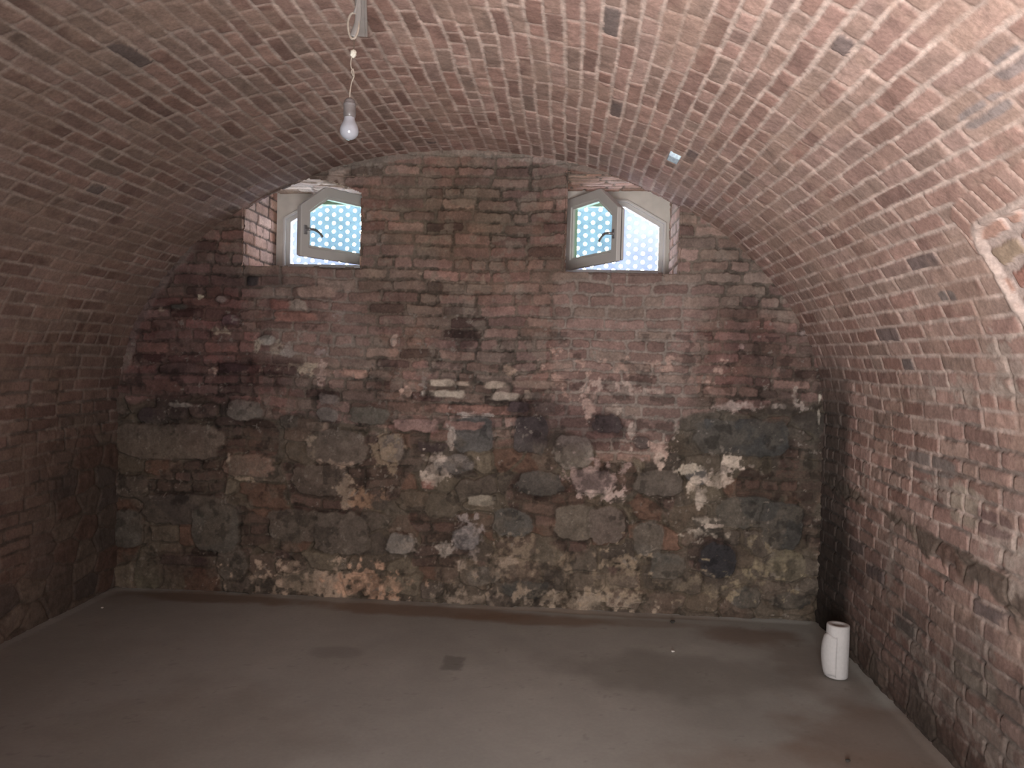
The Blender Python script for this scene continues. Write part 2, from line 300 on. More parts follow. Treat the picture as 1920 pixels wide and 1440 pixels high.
SALT=[(-0.955,0.095,0.474,0.136,1.0,0.4125,0.305,0.2307),(-0.575,0.113,0.263,0.112,1.1,0.4342,0.2705,0.1878),(0.855,0.071,0.434,0.096,1.0,0.3515,0.2789,0.2159),(0.175,0.037,0.405,0.059,0.7,0.305,0.2384,0.1878),(1.086,0.229,0.252,0.146,0.75,0.2623,0.2016,0.1441),(0.537,0.295,0.401,0.17,0.55,0.2159,0.162,0.117),(-0.163,0.932,0.111,0.118,1.15,0.4793,0.3916,0.3325),(-0.042,1.003,0.126,0.044,0.9,0.4342,0.3515,0.305),(-0.054,1.187,0.026,0.118,1.0,0.3763,0.305,0.2623),(0.098,1.317,0.147,0.022,1.1,0.4564,0.3712,0.3231),(0.977,0.81,0.162,0.044,1.0,0.4564,0.3515,0.314),(0.92,0.917,0.216,0.102,0.55,0.3325,0.2384,0.2159),(1.563,1.003,0.085,0.043,1.25,0.4452,0.3813,0.314),(1.608,0.907,0.043,0.094,1.1,0.4793,0.3916,0.3231),(1.658,0.801,0.05,0.072,1.2,0.4342,0.3613,0.305),(1.76,0.931,0.12,0.058,1.0,0.4564,0.3712,0.314),(1.851,1.05,0.056,0.05,1.1,0.5149,0.4233,0.3515),(1.775,1.004,0.106,0.029,1.0,0.4342,0.3515,0.305),(1.771,0.624,0.078,0.018,1.3,0.4342,0.3515,0.2961),(1.702,0.56,0.142,0.029,0.8,0.3515,0.2961,0.2462),(1.716,0.669,0.106,0.022,0.9,0.3515,0.2961,0.2462),(1.475,1.282,0.028,0.086,1.2,0.4342,0.3419,0.2874),(1.38,1.134,0.078,0.051,1.1,0.4342,0.305,0.2542),(1.365,1.043,0.029,0.051,1.1,0.4564,0.3515,0.2961),(1.179,1.272,0.025,0.094,1.2,0.4452,0.3419,0.2874),(1.05,1.384,0.072,0.036,1.1,0.4564,0.3515,0.2874),(1.866,1.431,0.175,0.029,1.0,0.3813,0.2874,0.2462),(2.181,1.441,0.125,0.029,1.0,0.305,0.2384,0.2016),(2.248,1.504,0.021,0.071,1.0,0.3419,0.2705,0.2232),(2.407,1.42,0.01,0.107,1.2,0.4564,0.3813,0.305),(0.904,1.452,0.058,0.109,0.9,0.402,0.2705,0.2232),(-1.487,0.815,0.131,0.019,1.2,0.3419,0.2623,0.1946),(-1.624,0.915,0.015,0.075,0.9,0.305,0.2384,0.1878),(-0.786,0.759,0.053,0.119,0.9,0.305,0.2307,0.1746),(-0.626,0.709,0.113,0.052,0.85,0.2623,0.162,0.107),(-1.043,1.056,0.038,0.097,0.8,0.305,0.2307,0.1746),(-0.851,0.951,0.189,0.022,0.8,0.305,0.2232,0.1746),(-0.476,1.032,0.097,0.111,0.6,0.2623,0.1946,0.1384),(0.09,0.46,0.126,0.133,0.7,0.305,0.2542,0.2384),(-0.075,0.379,0.052,0.067,0.9,0.3515,0.2961,0.2542),(-0.393,0.402,0.112,0.082,0.6,0.2623,0.2159,0.1812),(0.169,0.278,0.221,0.059,0.6,0.2623,0.2016,0.1559),(2.013,0.255,0.246,0.08,0.6,0.2623,0.2086,0.1384),(1.625,0.218,0.248,0.087,0.6,0.2307,0.1812,0.1274),(2.08,0.367,0.175,0.108,0.45,0.1878,0.15,0.1022),(-1.331,1.749,0.092,0.052,0.8,0.3515,0.2874,0.2232),(-1.138,1.624,0.152,0.045,0.9,0.4342,0.3419,0.2542),(-0.966,1.573,0.038,0.089,0.9,0.4342,0.305,0.2542),(-0.721,1.58,0.083,0.03,1.0,0.3813,0.2384,0.1812),(-1.197,1.708,0.053,0.052,0.8,0.305,0.2542,0.2232),(-1.557,1.556,0.153,0.03,0.7,0.3325,0.2232,0.1746),(-0.381,1.468,0.03,0.029,1.1,0.4564,0.305,0.2384),(-0.271,1.556,0.037,0.059,1.0,0.3515,0.305,0.2705),(0.336,1.61,0.044,0.044,1.1,0.402,0.2789,0.2086),(0.467,1.486,0.036,0.058,0.9,0.402,0.305,0.2307),(0.718,1.62,0.08,0.145,0.8,0.3916,0.2462,0.1946),(1.327,1.674,0.425,0.05,0.55,0.402,0.2623,0.2086),(1.082,1.522,0.25,0.036,0.7,0.4125,0.305,0.2542),(1.887,1.839,0.028,0.028,1.1,0.4342,0.2874,0.2542),(2.284,1.931,0.055,0.021,1.0,0.305,0.2232,0.2016),(2.137,1.696,0.056,0.028,0.8,0.305,0.2232,0.1878),(-0.464,1.808,0.022,0.029,1.0,0.4342,0.305,0.2462),(-0.777,1.578,0.098,0.037,0.8,0.3515,0.2086,0.162),(-2.145,1.991,0.031,0.019,1.2,0.4342,0.3515,0.2542),(-1.855,2.072,0.019,0.022,1.1,0.402,0.3325,0.2462),(-1.678,1.852,0.085,0.022,0.9,0.3515,0.2705,0.2016),(0.008,2.228,0.147,0.036,0.6,0.2623,0.1812,0.1329),(-0.177,2.254,0.052,0.036,0.6,0.2623,0.1878,0.1441),(-0.988,1.72,0.045,0.022,0.9,0.305,0.2542,0.2384),(-0.842,1.983,0.045,0.03,0.9,0.2623,0.2159,0.1946),(-2.463,0.846,0.024,0.228,0.8,0.1878,0.15,0.1384),(-1.94,1.319,0.116,0.015,1.1,0.2623,0.2159,0.1812),(-0.863,2.937,0.15,0.051,1.0,0.3515,0.2623,0.2159),(-0.672,2.793,0.097,0.182,0.6,0.2462,0.1946,0.162),(0.532,3.059,0.18,0.021,1.0,0.305,0.2232,0.1878),(-0.088,3.111,0.582,0.025,1.3,0.2623,0.1946,0.1559),(0.928,3.027,0.143,0.028,1.0,0.2542,0.1878,0.162)]
DIRT=[(-1.947,1.77,0.73,0.747,1,0.62,0.52,0.55),(-0.018,1.819,0.169,0.124,0.55,0.55,0.45,0.5),(2.086,1.659,0.588,0.426,0.8,0.6,0.53,0.53),(2.053,1.122,0.796,0.465,0.7,0.7,0.72,0.72),(2.317,0.594,0.553,1.071,0.4,0.78,0.8,0.8),(-0.394,2.03,0.48,0.293,0.5,0.8,0.72,0.68),(-0.034,2.439,0.944,0.471,0.6,0.82,0.8,0.74),(-0.153,2.763,0.729,0.434,0.6,0.88,0.86,0.76),(-1.285,1.34,0.906,0.224,0.7,0.7,0.68,0.68),(-2.128,0.783,0.776,0.757,0.3,0.85,0.84,0.84),(0.729,1.257,0.504,0.218,0.9,0.55,0.5,0.52),(-1.366,1.561,0.343,0.149,0.7,0.6,0.55,0.58),(-0.605,1.435,0.336,0.111,0.5,0.7,0.62,0.62),(0.454,0.661,0.941,0.404,0.6,0.8,0.8,0.78),(1.813,1.937,0.418,0.249,0.5,0.7,0.62,0.62),(-1.569,2.227,0.153,0.111,0.6,0.6,0.6,0.62),(-1.34,2.231,0.114,0.081,0.8,0.5,0.5,0.5),(-1.943,0.219,0.312,0.152,0.7,0.7,0.6,0.62),(1.779,0.389,0.212,0.217,0.8,0.6,0.6,0.65),(-1.69,2.559,0.268,0.222,0.7,0.75,0.65,0.62)]

# ------------------------------------------------------------------ back wall
RED = [(.30, .185, .155), (.34, .215, .18), (.28, .18, .15), (.33, .235, .19), (.25, .155, .13), (.35, .225, .19)]
BROWN = [(.27, .185, .145), (.30, .21, .165), (.235, .165, .135), (.30, .195, .155), (.23, .15, .12)]
def build_back():
    st = .0062
    xs = np.arange(-A - .10, A + .10, st); zs = np.arange(-.06, ZS + B + .10, st)
    U, V = np.meshgrid(xs, zs)
    D, C, sd, R, face = brick_surface(U, V, 11, BROWN + RED, (.22, .165, .13), relief=.009, rad=.015, joint=.016, rag=.010, wob=1.25)
    q1 = fbm(U, V, 2.4, 4, 361); q2 = fbm(U, V, 3.1, 4, 367); q3 = fbm(U, V, 12, 4, 371)
    C = C * (1 - .16 * sst(q1, .50, .62))[..., None]                                     # darker, sooty areas
    C = C * (1 + sst(q2, .48, .62)[..., None] * np.array((.10, -.01, -.03)))             # redder bricks
    C = C * (1 - .45 * ((R[..., 2] > .90) & (face > .3)))[..., None] * (1 + .25 * ((R[..., 2] < .10) & (face > .3)))[..., None]
    washed = (1 - face) * sst(q3, .46, .56) * sst(q1, .40, .52); C = C * (1 - .42 * washed)[..., None]; D = D - .008 * washed
    sm = sst(q3 + .3 * (q2 - .5), .60, .68) * .55; C = mixc(C, np.array((.27, .205, .165)) * (.7 + .6 * q3)[..., None], sm)
    # the lower wall is rubble: irregular stones with bricks between
    cell = (.25, .155); best = np.full(U.shape, 9.); sec = np.full(U.shape, 9.); sid = np.zeros(U.shape, int)
    uu = U + .05 * (fbm(U, V, 6, 3, 51) - .5) * 2; vv = V + .04 * (fbm(U, V, 6, 3, 57) - .5) * 2
    iu = np.floor(uu / cell[0]).astype(int); iv = np.floor(vv / cell[1]).astype(int)
    for a in (-1, 0, 1):
        for b in (-1, 0, 1):
            cu = iu + a; cv = iv + b
            px = (cu + .15 + .7 * TAB[cu & 511, cv & 511]) * cell[0]; pz = (cv + .2 + .6 * TAB[(cu + 77) & 511, (cv + 31) & 511]) * cell[1]
            ww = .75 + .5 * TAB[(cu + 9) & 511, (cv + 131) & 511]
            d = np.maximum(np.abs(uu - px) * .62, np.abs(vv - pz)) * .5 + .5 * np.hypot((uu - px) * .62, vv - pz); d = d / ww
            nb = d < best; sec = np.where(nb, best, np.minimum(sec, d)); sid = np.where(nb, (cu & 511) * 512 + (cv & 511), sid); best = np.minimum(best, d)
    g = (sec - best) + .010 * (fbm(U, V, 30, 3, 61) - .5) * 2
    sf = sst(g, .004, .020)
    r1 = TAB.ravel()[(sid * 7) % 262144]; r2 = TAB.ravel()[(sid * 13 + 5) % 262144]
    spal = np.array([(.115, .085, .063), (.15, .115, .085), (.10, .078, .062), (.135, .095, .075), (.17, .135, .10), (.085, .066, .055), (.15, .085, .062)])
    SC = 1.22 * spal[(r1 * 6.999).astype(int)] * (.8 + .4 * r2)[..., None] * (.62 + .76 * fbm(U, V, 22, 4, 63))[..., None]
    SM = np.array((.125, .096, .070)) * (.6 + .8 * fbm(U, V, 16, 4, 66))[..., None]
    SC = mixc(SM, SC, sf * .8)
    SD = sf * (.012 + .02 * (r2 - .5)) + .012 * (fbm(U, V, 16, 4, 67) - .5) * 2 + .02 * (fbm(U, V, 3, 3, 68) - .5)
    edge = np.interp(xs, [-2.6, -2.3, -1.6, -1.0, -.5, .1, .6, .9, 1.0, 1.35, 1.5, 2.0, 2.6], [1.40, 1.40, 1.36, 1.26, 1.22, 1.18, 1.20, 1.22, 1.02, 1.04, 1.34, 1.42, 1.5])
    low = 1 - sst(V - edge[None] - .10 * (fbm(U, V, 4, 2, 71) - .5) * 2, -.025, .025)
    scat = sst(fbm(U, V, 3.2, 2, 75), .56, .60) * (V > .25)         # bricks left among the stones
    low = low * (1 - .85 * scat)
    C = C * (1 - .55 * scat * (V < edge[None]))[..., None]
    D = D * (1 - low) + SD * low; C = mixc(C, SC, low)
    # cleaner red brick below the right window and a band below the left one
    for (a, b, c, d, k) in ((.64, 1.56, 1.03, 2.29, 1.0), (-1.40, -.72, 1.62, 2.29, .75)):
        m = sst(U, a - .05, a + .05) * (1 - sst(U, b - .05, b + .10)) * sst(V, c, c + .06) * (1 - sst(V, d, d + .02)) * (1 - low) * k
        pal = np.array(RED); pc = pal[(R[..., 4] * 5.999).astype(int)] * (1.12 + .25 * (R[..., 5] - .5))[..., None] * (.85 + .3 * fbm(U, V, 20, 3, 81))[..., None]
        mo = np.array((.40, .31, .26)) * (.8 + .4 * fbm(U, V, 20, 3, 83))[..., None]
        C = mixc(C, mixc(mo, pc, face), m * .85 * (1 if a < 0 else 1))
        C = C * (1 - .12 * m)[..., None]
    # single stones and bricks that stand out
    for i, (x, z, rx, rz, cr, cg, cb, pw) in enumerate(STONES):
        x0, x1 = np.searchsorted(xs, [x - rx * 1.3 - .05, x + rx * 1.3 + .05]); z0, z1 = np.searchsorted(zs, [z - rz * 1.3 - .05, z + rz * 1.3 + .05])
        s = np.s_[z0:z1, x0:x1]; u = U[s]; v = V[s]
        nz = (fbm(u, v, 16, 3, 90 + i) - .5) * 2
        k = (np.abs((u - x) / rx) ** pw + np.abs((v - z) / rz) ** pw) ** (1 / pw)
        d = (k - 1) * min(rx, rz) + nz * min(.02, rz * .35)
        m = 1 - sst(d, -.007, .003); rim = (1 - sst(np.abs(d - .007), .004, .012)) * (1 - m)
        tex = (.62 + .76 * fbm(u, v, 20, 4, 190 + i)); big = pw < 4.5
        ga = (cr + cg + cb) / 3; cc = (np.array((cr, cg, cb)) * .62 + ga * .38) * 1.85 * tex[..., None]
        C[s] = mixc(C[s], cc, m * .92); C[s] = C[s] * (1 - .22 * rim)[..., None]
        D[s] = D[s] * (1 - m) + m * ((.022 if big else .013) * (1 - .35 * np.clip(k, 0, 1) ** 3) + .006 * nz) - rim * .008
    # thin brown-grey coat of old render and dust lying over the lower stones
    coat = sst(fbm(U, V, 6, 5, 351), .46, .58) * low * .55
    C = mixc(C, np.array((.165, .132, .104)) * (.5 + 1.0 * fbm(U, V, 30, 4, 353))[..., None], coat); D = D + .004 * coat
    C = C * (.82 + .36 * fbm(U, V, 55, 3, 355))[..., None]
    # pale bead of mortar where the vault meets the wall
    e = (np.sqrt((U / A) ** 2 + (np.maximum(V - ZS, 0) / B) ** 2) - 1) * 2.0 + .03 * (q3 - .5)
    bead = sst(e, -.052, -.038) * (V > ZS) * np.clip(sst(-U, 1.85, 1.95) * (1 - sst(-U, 2.30, 2.38)) * .8 + sst(q2 + .25 * (np.abs(U) < .95), .55, .62) * .8, 0, 1)
    C = mixc(C, np.array((.33, .27, .225)) * (.7 + .6 * q3)[..., None], bead * .8); D = D + .010 * bead
    # damp and soot
    n1 = fbm(U, V, 5, 4, 301)
    for (x, z, rx, rz, a, mr, mg, mb) in DIRT:
        m = (1 - sst(blob(U, V, x, z, rx, rz) + .7 * (n1 - .5), .45, 1.05)) * a
        C = C * (1 - m[..., None] * (1 - np.array((mr, mg, mb))))
    # crusts of salt and lime
    n2 = fbm(U, V, 26, 4, 311); n3 = fbm(U, V, 9, 3, 317)
    for (x, z, rx, rz, a, cr, cg, cb) in SALT:
        q = a * (1.10 - blob(U, V, x, z, rx * 1.15, rz * 1.2)) + 2.3 * (n2 - .5) + 1.2 * (n3 - .5)
        m = sst(q, .25, .65) * min(1, .55 + .35 * a)
        C = mixc(C, np.array((cr, cg, cb)) * 1.36 * (.6 + .8 * n2)[..., None], m * (.35 + .65 * sst(n3, .35, .6)) * .9)
        D = D + .003 * m
    sp = sst(fbm(U, V, 38, 3, 331), .70, .75) * sst(n3, .45, .6)
    C = mixc(C, np.array((.30, .25, .21)) * np.ones(C.shape), sp * .6 * (V < 2.0))
    dk = sst(fbm(U, V, 11, 4, 337), .60, .68); C = C * (1 - .40 * dk * (V < 1.9))[..., None]
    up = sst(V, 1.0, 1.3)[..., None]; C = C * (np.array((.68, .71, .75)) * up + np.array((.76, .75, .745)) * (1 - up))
    # openings
    xm = (xs[:-1] + xs[1:]) / 2; zm = (zs[:-1] + zs[1:]) / 2; XM, ZM = np.meshgrid(xm, zm)
    keep = np.ones(XM.shape, bool); inside = (XM / (A - .01)) ** 2 + (np.maximum(ZM - ZS, 0) / (B - .01)) ** 2 < 1
    rag = .004 + .010 * fbm(XM, ZM, 14, 2, 341)
    for (a, b, c, d) in WIN:
        top = d - .10 * ((XM - (a + b) / 2) / (b - a) * 2) ** 2 * (1 if a < 0 else 0)
        keep &= ~((XM > a + rag) & (XM < b - rag) & (ZM > c + rag) & (ZM < top - rag - .010) & inside)
    P = np.stack([U, -D * np.ones(U.shape), V], -1)
    o = grid_mesh('wall_back', P, C, M_BRICK, keep); tag(o, kind='structure')
    return o
WALL_BACK = build_back()

# ------------------------------------------------------------------ window reveals
def reveal(name, P00, e1, e2, n, L1, L2, seed, pal, mort, parent, flip=False, jit=.004):
    st = .008; a = np.linspace(0, L1, max(2, int(L1 / st))); b = np.linspace(0, L2, max(2, int(L2 / st)))
    U, V = np.meshgrid(a, b)
    D, C, sd, R, face = brick_surface(U, V, seed, pal, mort, relief=.008, L=.25, h=.083, wob=.4, joint=.014)
    D = D - .008
    P00 = np.array(P00); P = P00 + U[..., None] * np.array(e1) + V[..., None] * np.array(e2) + D[..., None] * np.array(n)
    o = grid_mesh(name, P, C, M_BRICK, parent=parent, flip=flip)
    return o
PALE = [(.46, .29, .23), (.50, .33, .27), (.44, .25, .19), (.52, .37, .31)]
for k, (a, b, c, d) in enumerate(WIN):
    dk = (.12, .085, .07)
    reveal('window_reveal', (a, -.016, c - .03), (0, 1, 0), (0, 0, 1), (1, 0, 0), .81, d - c + .10, 501 + k, PALE, dk, WALL_BACK)
    reveal('window_reveal', (b, -.016, c - .03), (0, 1, 0), (0, 0, 1), (-1, 0, 0), .81, d - c + .10, 511 + k, PALE, (.25, .19, .15), WALL_BACK)
    reveal('window_reveal', (a - .02, -.010, c - .002), (1, 0, 0), (0, .9989, .046), (0, 0, 1), b - a + .04, .80, 521 + k, BROWN, (.25, .2, .16), WALL_BACK)
    reveal('window_reveal', (a - .02, -.016, d), (1, 0, 0), (0, 1, 0), (0, 0, -1), b - a + .04, .81, 531 + k, [(.56, .46, .38), (.60, .50, .43), (.50, .38, .31)] if k == 0 else PALE, (.42, .34, .28) if k == 0 else (.2, .15, .12), WALL_BACK)

# ------------------------------------------------------------------ side walls and vault
def build_vault():
    ys = np.concatenate([np.arange(.03, -3.75, -.0068), np.arange(-3.75, -5.95, -.03)])
    S_tot = 2 * ZS + ARC
    ss = np.concatenate([np.linspace(-.06, ZS, 200)[:-1], np.linspace(ZS, ZS + ARC, 950), np.linspace(ZS + ARC, S_tot + .06, 200)[1:]])
    U, S = np.meshgrid(ys, ss)
    D, C, sd, R, face = brick_surface(U, S, 23, [(.35, .225, .185), (.39, .255, .215), (.32, .195, .16), (.37, .265, .22), (.30, .19, .16), (.40, .275, .235), (.33, .235, .195)],
                                      (.53, .42, .365), relief=.0050, joint=.0150, rad=.012, rag=.0050, wob=.45, head=.07, hv=.45)
    n1 = fbm(U, S, 3.5, 4, 401); n2 = fbm(U, S, 24, 4, 403); n0 = fbm(U, S, 1.6, 3, 407); n4 = fbm(U, S, 8, 3, 409)
    # grey over-burnt bricks and mortar smeared across faces
    grey = (R[..., 0] > .988) & (face > .3)
    C = mixc(C, np.array((.16, .135, .13)) * np.ones(C.shape), grey * .75)
    smear = sst(n1 + .25 * (n2 - .5) + .13 * sst(S, 5.4, 6.2) * (1 - sst(S, 7.2, 7.9)) * sst(U, -2.4, -1.2) + .08 * (1 - sst(S, 2.6, 3.6)), .56, .72) * .6
    # the cross joints are smeared nearly flush with the bricks, the long joints stand out paler
    lv = LAST['lv']; bed = sst(np.abs(lv) - .0285, -.002, .003); crossj = (1 - face) * (1 - bed)
    C = mixc(C, np.array((.40, .285, .24)) * (.85 + .3 * n2)[..., None], crossj * .6)
    bedj = (1 - face) * bed * (S > 2.4) * (S < 7.4); C = C * (1 + .14 * bedj * n1 * 1.4)[..., None]; D = D + .0028 * bedj * sst(n4, .4, .6)
    C = mixc(C, np.array((.40, .28, .225)) * (.8 + .4 * n2)[..., None], smear)
    D = D * (1 - .5 * smear)
    sL = 1 - sst(S, 3.2, 4.2); Z = np.where(S < 4, S, S_tot - S)
    # left half: shade painted into the brick colour, darkest to the left
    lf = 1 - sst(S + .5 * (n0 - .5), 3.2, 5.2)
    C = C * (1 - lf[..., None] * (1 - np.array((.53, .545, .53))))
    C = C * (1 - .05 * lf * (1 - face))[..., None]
    # the last metre before the back wall is a little darker
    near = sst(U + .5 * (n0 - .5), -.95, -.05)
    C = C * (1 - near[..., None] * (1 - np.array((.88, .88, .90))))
    sidewall = 1 - sst(Z + .35 * (n0 - .5), 1.25, 2.0)
    # the joint colour on the side walls is dark where the mortar is washed out
    jd = (1 - face) * sidewall * sst(n4, .42, .55)
    C = C * (1 - .55 * jd)[..., None]; D = D - .006 * jd
    # rubble and damp near the foot of the walls
    foot = 1 - sst(Z + .30 * (n1 - .5) + .22 * (S > 5), .22, .55)
    cell = (.24, .15); uu = U + .05 * (n4 - .5); vv = S + .04 * (fbm(U, S, 7, 3, 413) - .5)
    best = np.full(U.shape, 9.); sec = best.copy(); sid = np.zeros(U.shape, int)
    sm = (Z < 1.3); iu = np.floor(uu / cell[0]).astype(int); iv = np.floor(vv / cell[1]).astype(int)
    for a in (-1, 0, 1):
        for b in (-1, 0, 1):
            cu = iu + a; cv = iv + b
            d = np.hypot((uu - (cu + .15 + .7 * TAB[cu & 511, cv & 511]) * cell[0]) * .62, vv - (cv + .2 + .6 * TAB[(cu + 77) & 511, (cv + 31) & 511]) * cell[1])
            nb = d < best; sec = np.where(nb, best, np.minimum(sec, d)); sid = np.where(nb, (cu & 511) * 512 + (cv & 511), sid); best = np.minimum(best, d)
    sf = sst(sec - best + .012 * (n2 - .5), .004, .02); r1 = TAB.ravel()[(sid * 7) % 262144]
    spal = np.array([(.13, .10, .08), (.17, .135, .105), (.11, .09, .078), (.20, .16, .125), (.14, .085, .065)])
    SC = mixc(np.array((.12, .095, .075)) * (.7 + .6 * n2)[..., None], spal[(r1 * 4.999).astype(int)] * (.65 + .7 * n2)[..., None], sf * .8)
    # band of stones half-way up the walls too
    midr = np.maximum(0, 1 - np.abs(Z - .98 + .12 * (n1 - .5) - (.05 * U)) / .13) * (S > 5)
    stone = np.clip(np.maximum(foot, sst(midr + 1.3 * (n1 - .5), .55, .78)), 0, 1) * sm
    lowl = (1 - sst(Z + .5 * (n1 - .5), .95, 1.25)) * (S < 4) * sst(U, -1.3, -.3)
    stone = np.clip(np.maximum(stone, lowl), 0, 1)
    C = mixc(C, SC, stone * .9); D = D * (1 - stone) + stone * (sf * .009 + .010 * (n2 - .5) + .010 * (n4 - .5))
    # damp strip beside the back corner on the right, darker walls near the corner on the left
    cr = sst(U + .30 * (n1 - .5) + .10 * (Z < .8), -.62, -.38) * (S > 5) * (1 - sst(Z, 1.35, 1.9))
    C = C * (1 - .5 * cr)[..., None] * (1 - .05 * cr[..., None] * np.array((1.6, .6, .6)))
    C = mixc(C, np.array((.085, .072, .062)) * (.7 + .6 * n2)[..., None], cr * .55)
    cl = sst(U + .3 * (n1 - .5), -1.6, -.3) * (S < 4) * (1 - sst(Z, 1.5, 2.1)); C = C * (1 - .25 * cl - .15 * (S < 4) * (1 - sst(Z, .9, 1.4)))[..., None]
    # pale salt on the right wall
    for (y, s, ry, rs, a) in ((-1.75, 8.18, .30, .06, .9), (-2.15, 8.32, .22, .10, .9), (-2.3, 8.38, .12, .12, 1.0), (-1.15, 8.62, .05, .35, .9), (-1.0, 8.5, .05, .2, .7), (-1.55, 8.95, .5, .08, .8), (-1.9, 9.1, .5, .10, .8), (-2.1, 8.75, .16, .10, .9), (-1.95, 7.72, .5, .08, .6), (-2.3, 7.6, .2, .12, .8), (-.75, 8.3, .04, .2, .7)):
        q = a * (1.1 - blob(U, S, y, s, ry, rs)) + 1.5 * (n2 - .5) + .8 * (n4 - .5)
        m = sst(q, .25, .5) * .6; C = mixc(C, np.array((.42, .35, .30)) * (.75 + .5 * n2)[..., None], m)
    for (y, s, ry, rs, cc) in ((-1.55, 8.08, .26, .05, (.13, .12, .11)), (-2.05, 8.25, .17, .05, (.10, .065, .06)), (-2.98, 6.735, .13, .036, (.16, .14, .135)), (-3.24, 6.665, .14, .036, (.16, .14, .135)), (-1.35, 8.9, .12, .06, (.10, .09, .08)), (-2.02, 7.31, .07, .03, (.10, .09, .085)), (-2.0, 8.9, .2, .08, (.20, .17, .14)), (-1.85, 8.22, .12, .09, (.20, .17, .135))):
        k = (np.abs((U - y) / ry) ** 4 + np.abs((S - s) / rs) ** 4) ** .25 + .3 * (n4 - .5)
        C = mixc(C, np.array(cc) * 1.7 * (.75 + .5 * n2)[..., None], (1 - sst(k, .85, 1.05)) * .75 * (.12 + .88 * face))
    # blocked arched opening in the right flank: soldier course, thick pale joint, recessed infill
    w, hgt = .74, .19; cy, cs = -3.16, 7.27
    arch = cs - hgt - .05 * (1 - ((U - cy) / w) ** 2)
    qx = np.abs(U - cy) - w + .09; qy = np.maximum(arch - S, S - (cs + hgt)) + .09
    sb = np.hypot(np.maximum(qx, 0), np.maximum(qy, 0)) + np.minimum(np.maximum(qx, qy), 0) - .09 + .012 * (n4 - .5) * 2
    ins = 1 - sst(sb, -.012, 0.0)
    s2, R2, lu2, lv2 = bricks(U * .98 + S * .18, S * .98 - U * .18, 37, h=.09, L=.21, joint=.03, rad=.02, rag=.010)
    f2 = 1 - sst(s2, -.004, .004); p2 = np.array([(.42, .25, .19), (.36, .19, .15), (.40, .30, .22), (.46, .29, .23)])
    IC = mixc(np.array((.50, .40, .355)) * (.8 + .4 * n2)[..., None], p2[(R2[..., 3] * 3.999).astype(int)] * (.75 + .5 * n2)[..., None], f2)
    C = mixc(C, IC, ins); D = D * (1 - ins) + ins * (f2 * .010 - .022)
    ring = sst(sb, .018, .026) * (1 - sst(sb, .112, .122)) * (S < cs - .10) * (U < cy + w + .03)
    ang = (U + (S - 7.0) * .25) / .082; fr = np.abs(ang - np.floor(ang) - .5); rf = 1 - sst(fr, .40, .46)
    rc = np.array([(.38, .245, .20), (.40, .27, .225), (.35, .22, .18)])[(TAB[np.floor(ang).astype(int) & 511, 5] * 2.999).astype(int)]
    C = mixc(C, mixc(np.array((.52, .39, .33)) * np.ones(C.shape), rc * (.8 + .4 * n2)[..., None], rf), ring); D = D * (1 - ring) + ring * (.002 + .005 * rf)
    joint = sst(sb, -.02, -.012) * (1 - sst(sb, .012, .024)) * (S < cs + .22)
    C = mixc(C, np.array((.52, .42, .37)) * (.8 + .4 * n2)[..., None], joint * .8); D = D + joint * .004
    C = C * np.array((1.10, 1.06, 1.07))
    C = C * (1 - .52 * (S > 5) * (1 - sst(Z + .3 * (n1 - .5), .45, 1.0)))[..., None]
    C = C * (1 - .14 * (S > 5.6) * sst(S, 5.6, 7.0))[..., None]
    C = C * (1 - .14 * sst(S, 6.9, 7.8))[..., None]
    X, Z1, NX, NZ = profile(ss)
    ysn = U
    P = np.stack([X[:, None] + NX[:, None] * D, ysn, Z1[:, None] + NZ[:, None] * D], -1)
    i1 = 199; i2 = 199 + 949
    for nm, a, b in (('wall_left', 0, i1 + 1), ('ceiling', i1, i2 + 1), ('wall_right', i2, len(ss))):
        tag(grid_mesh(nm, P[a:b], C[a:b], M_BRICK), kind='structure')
build_vault()

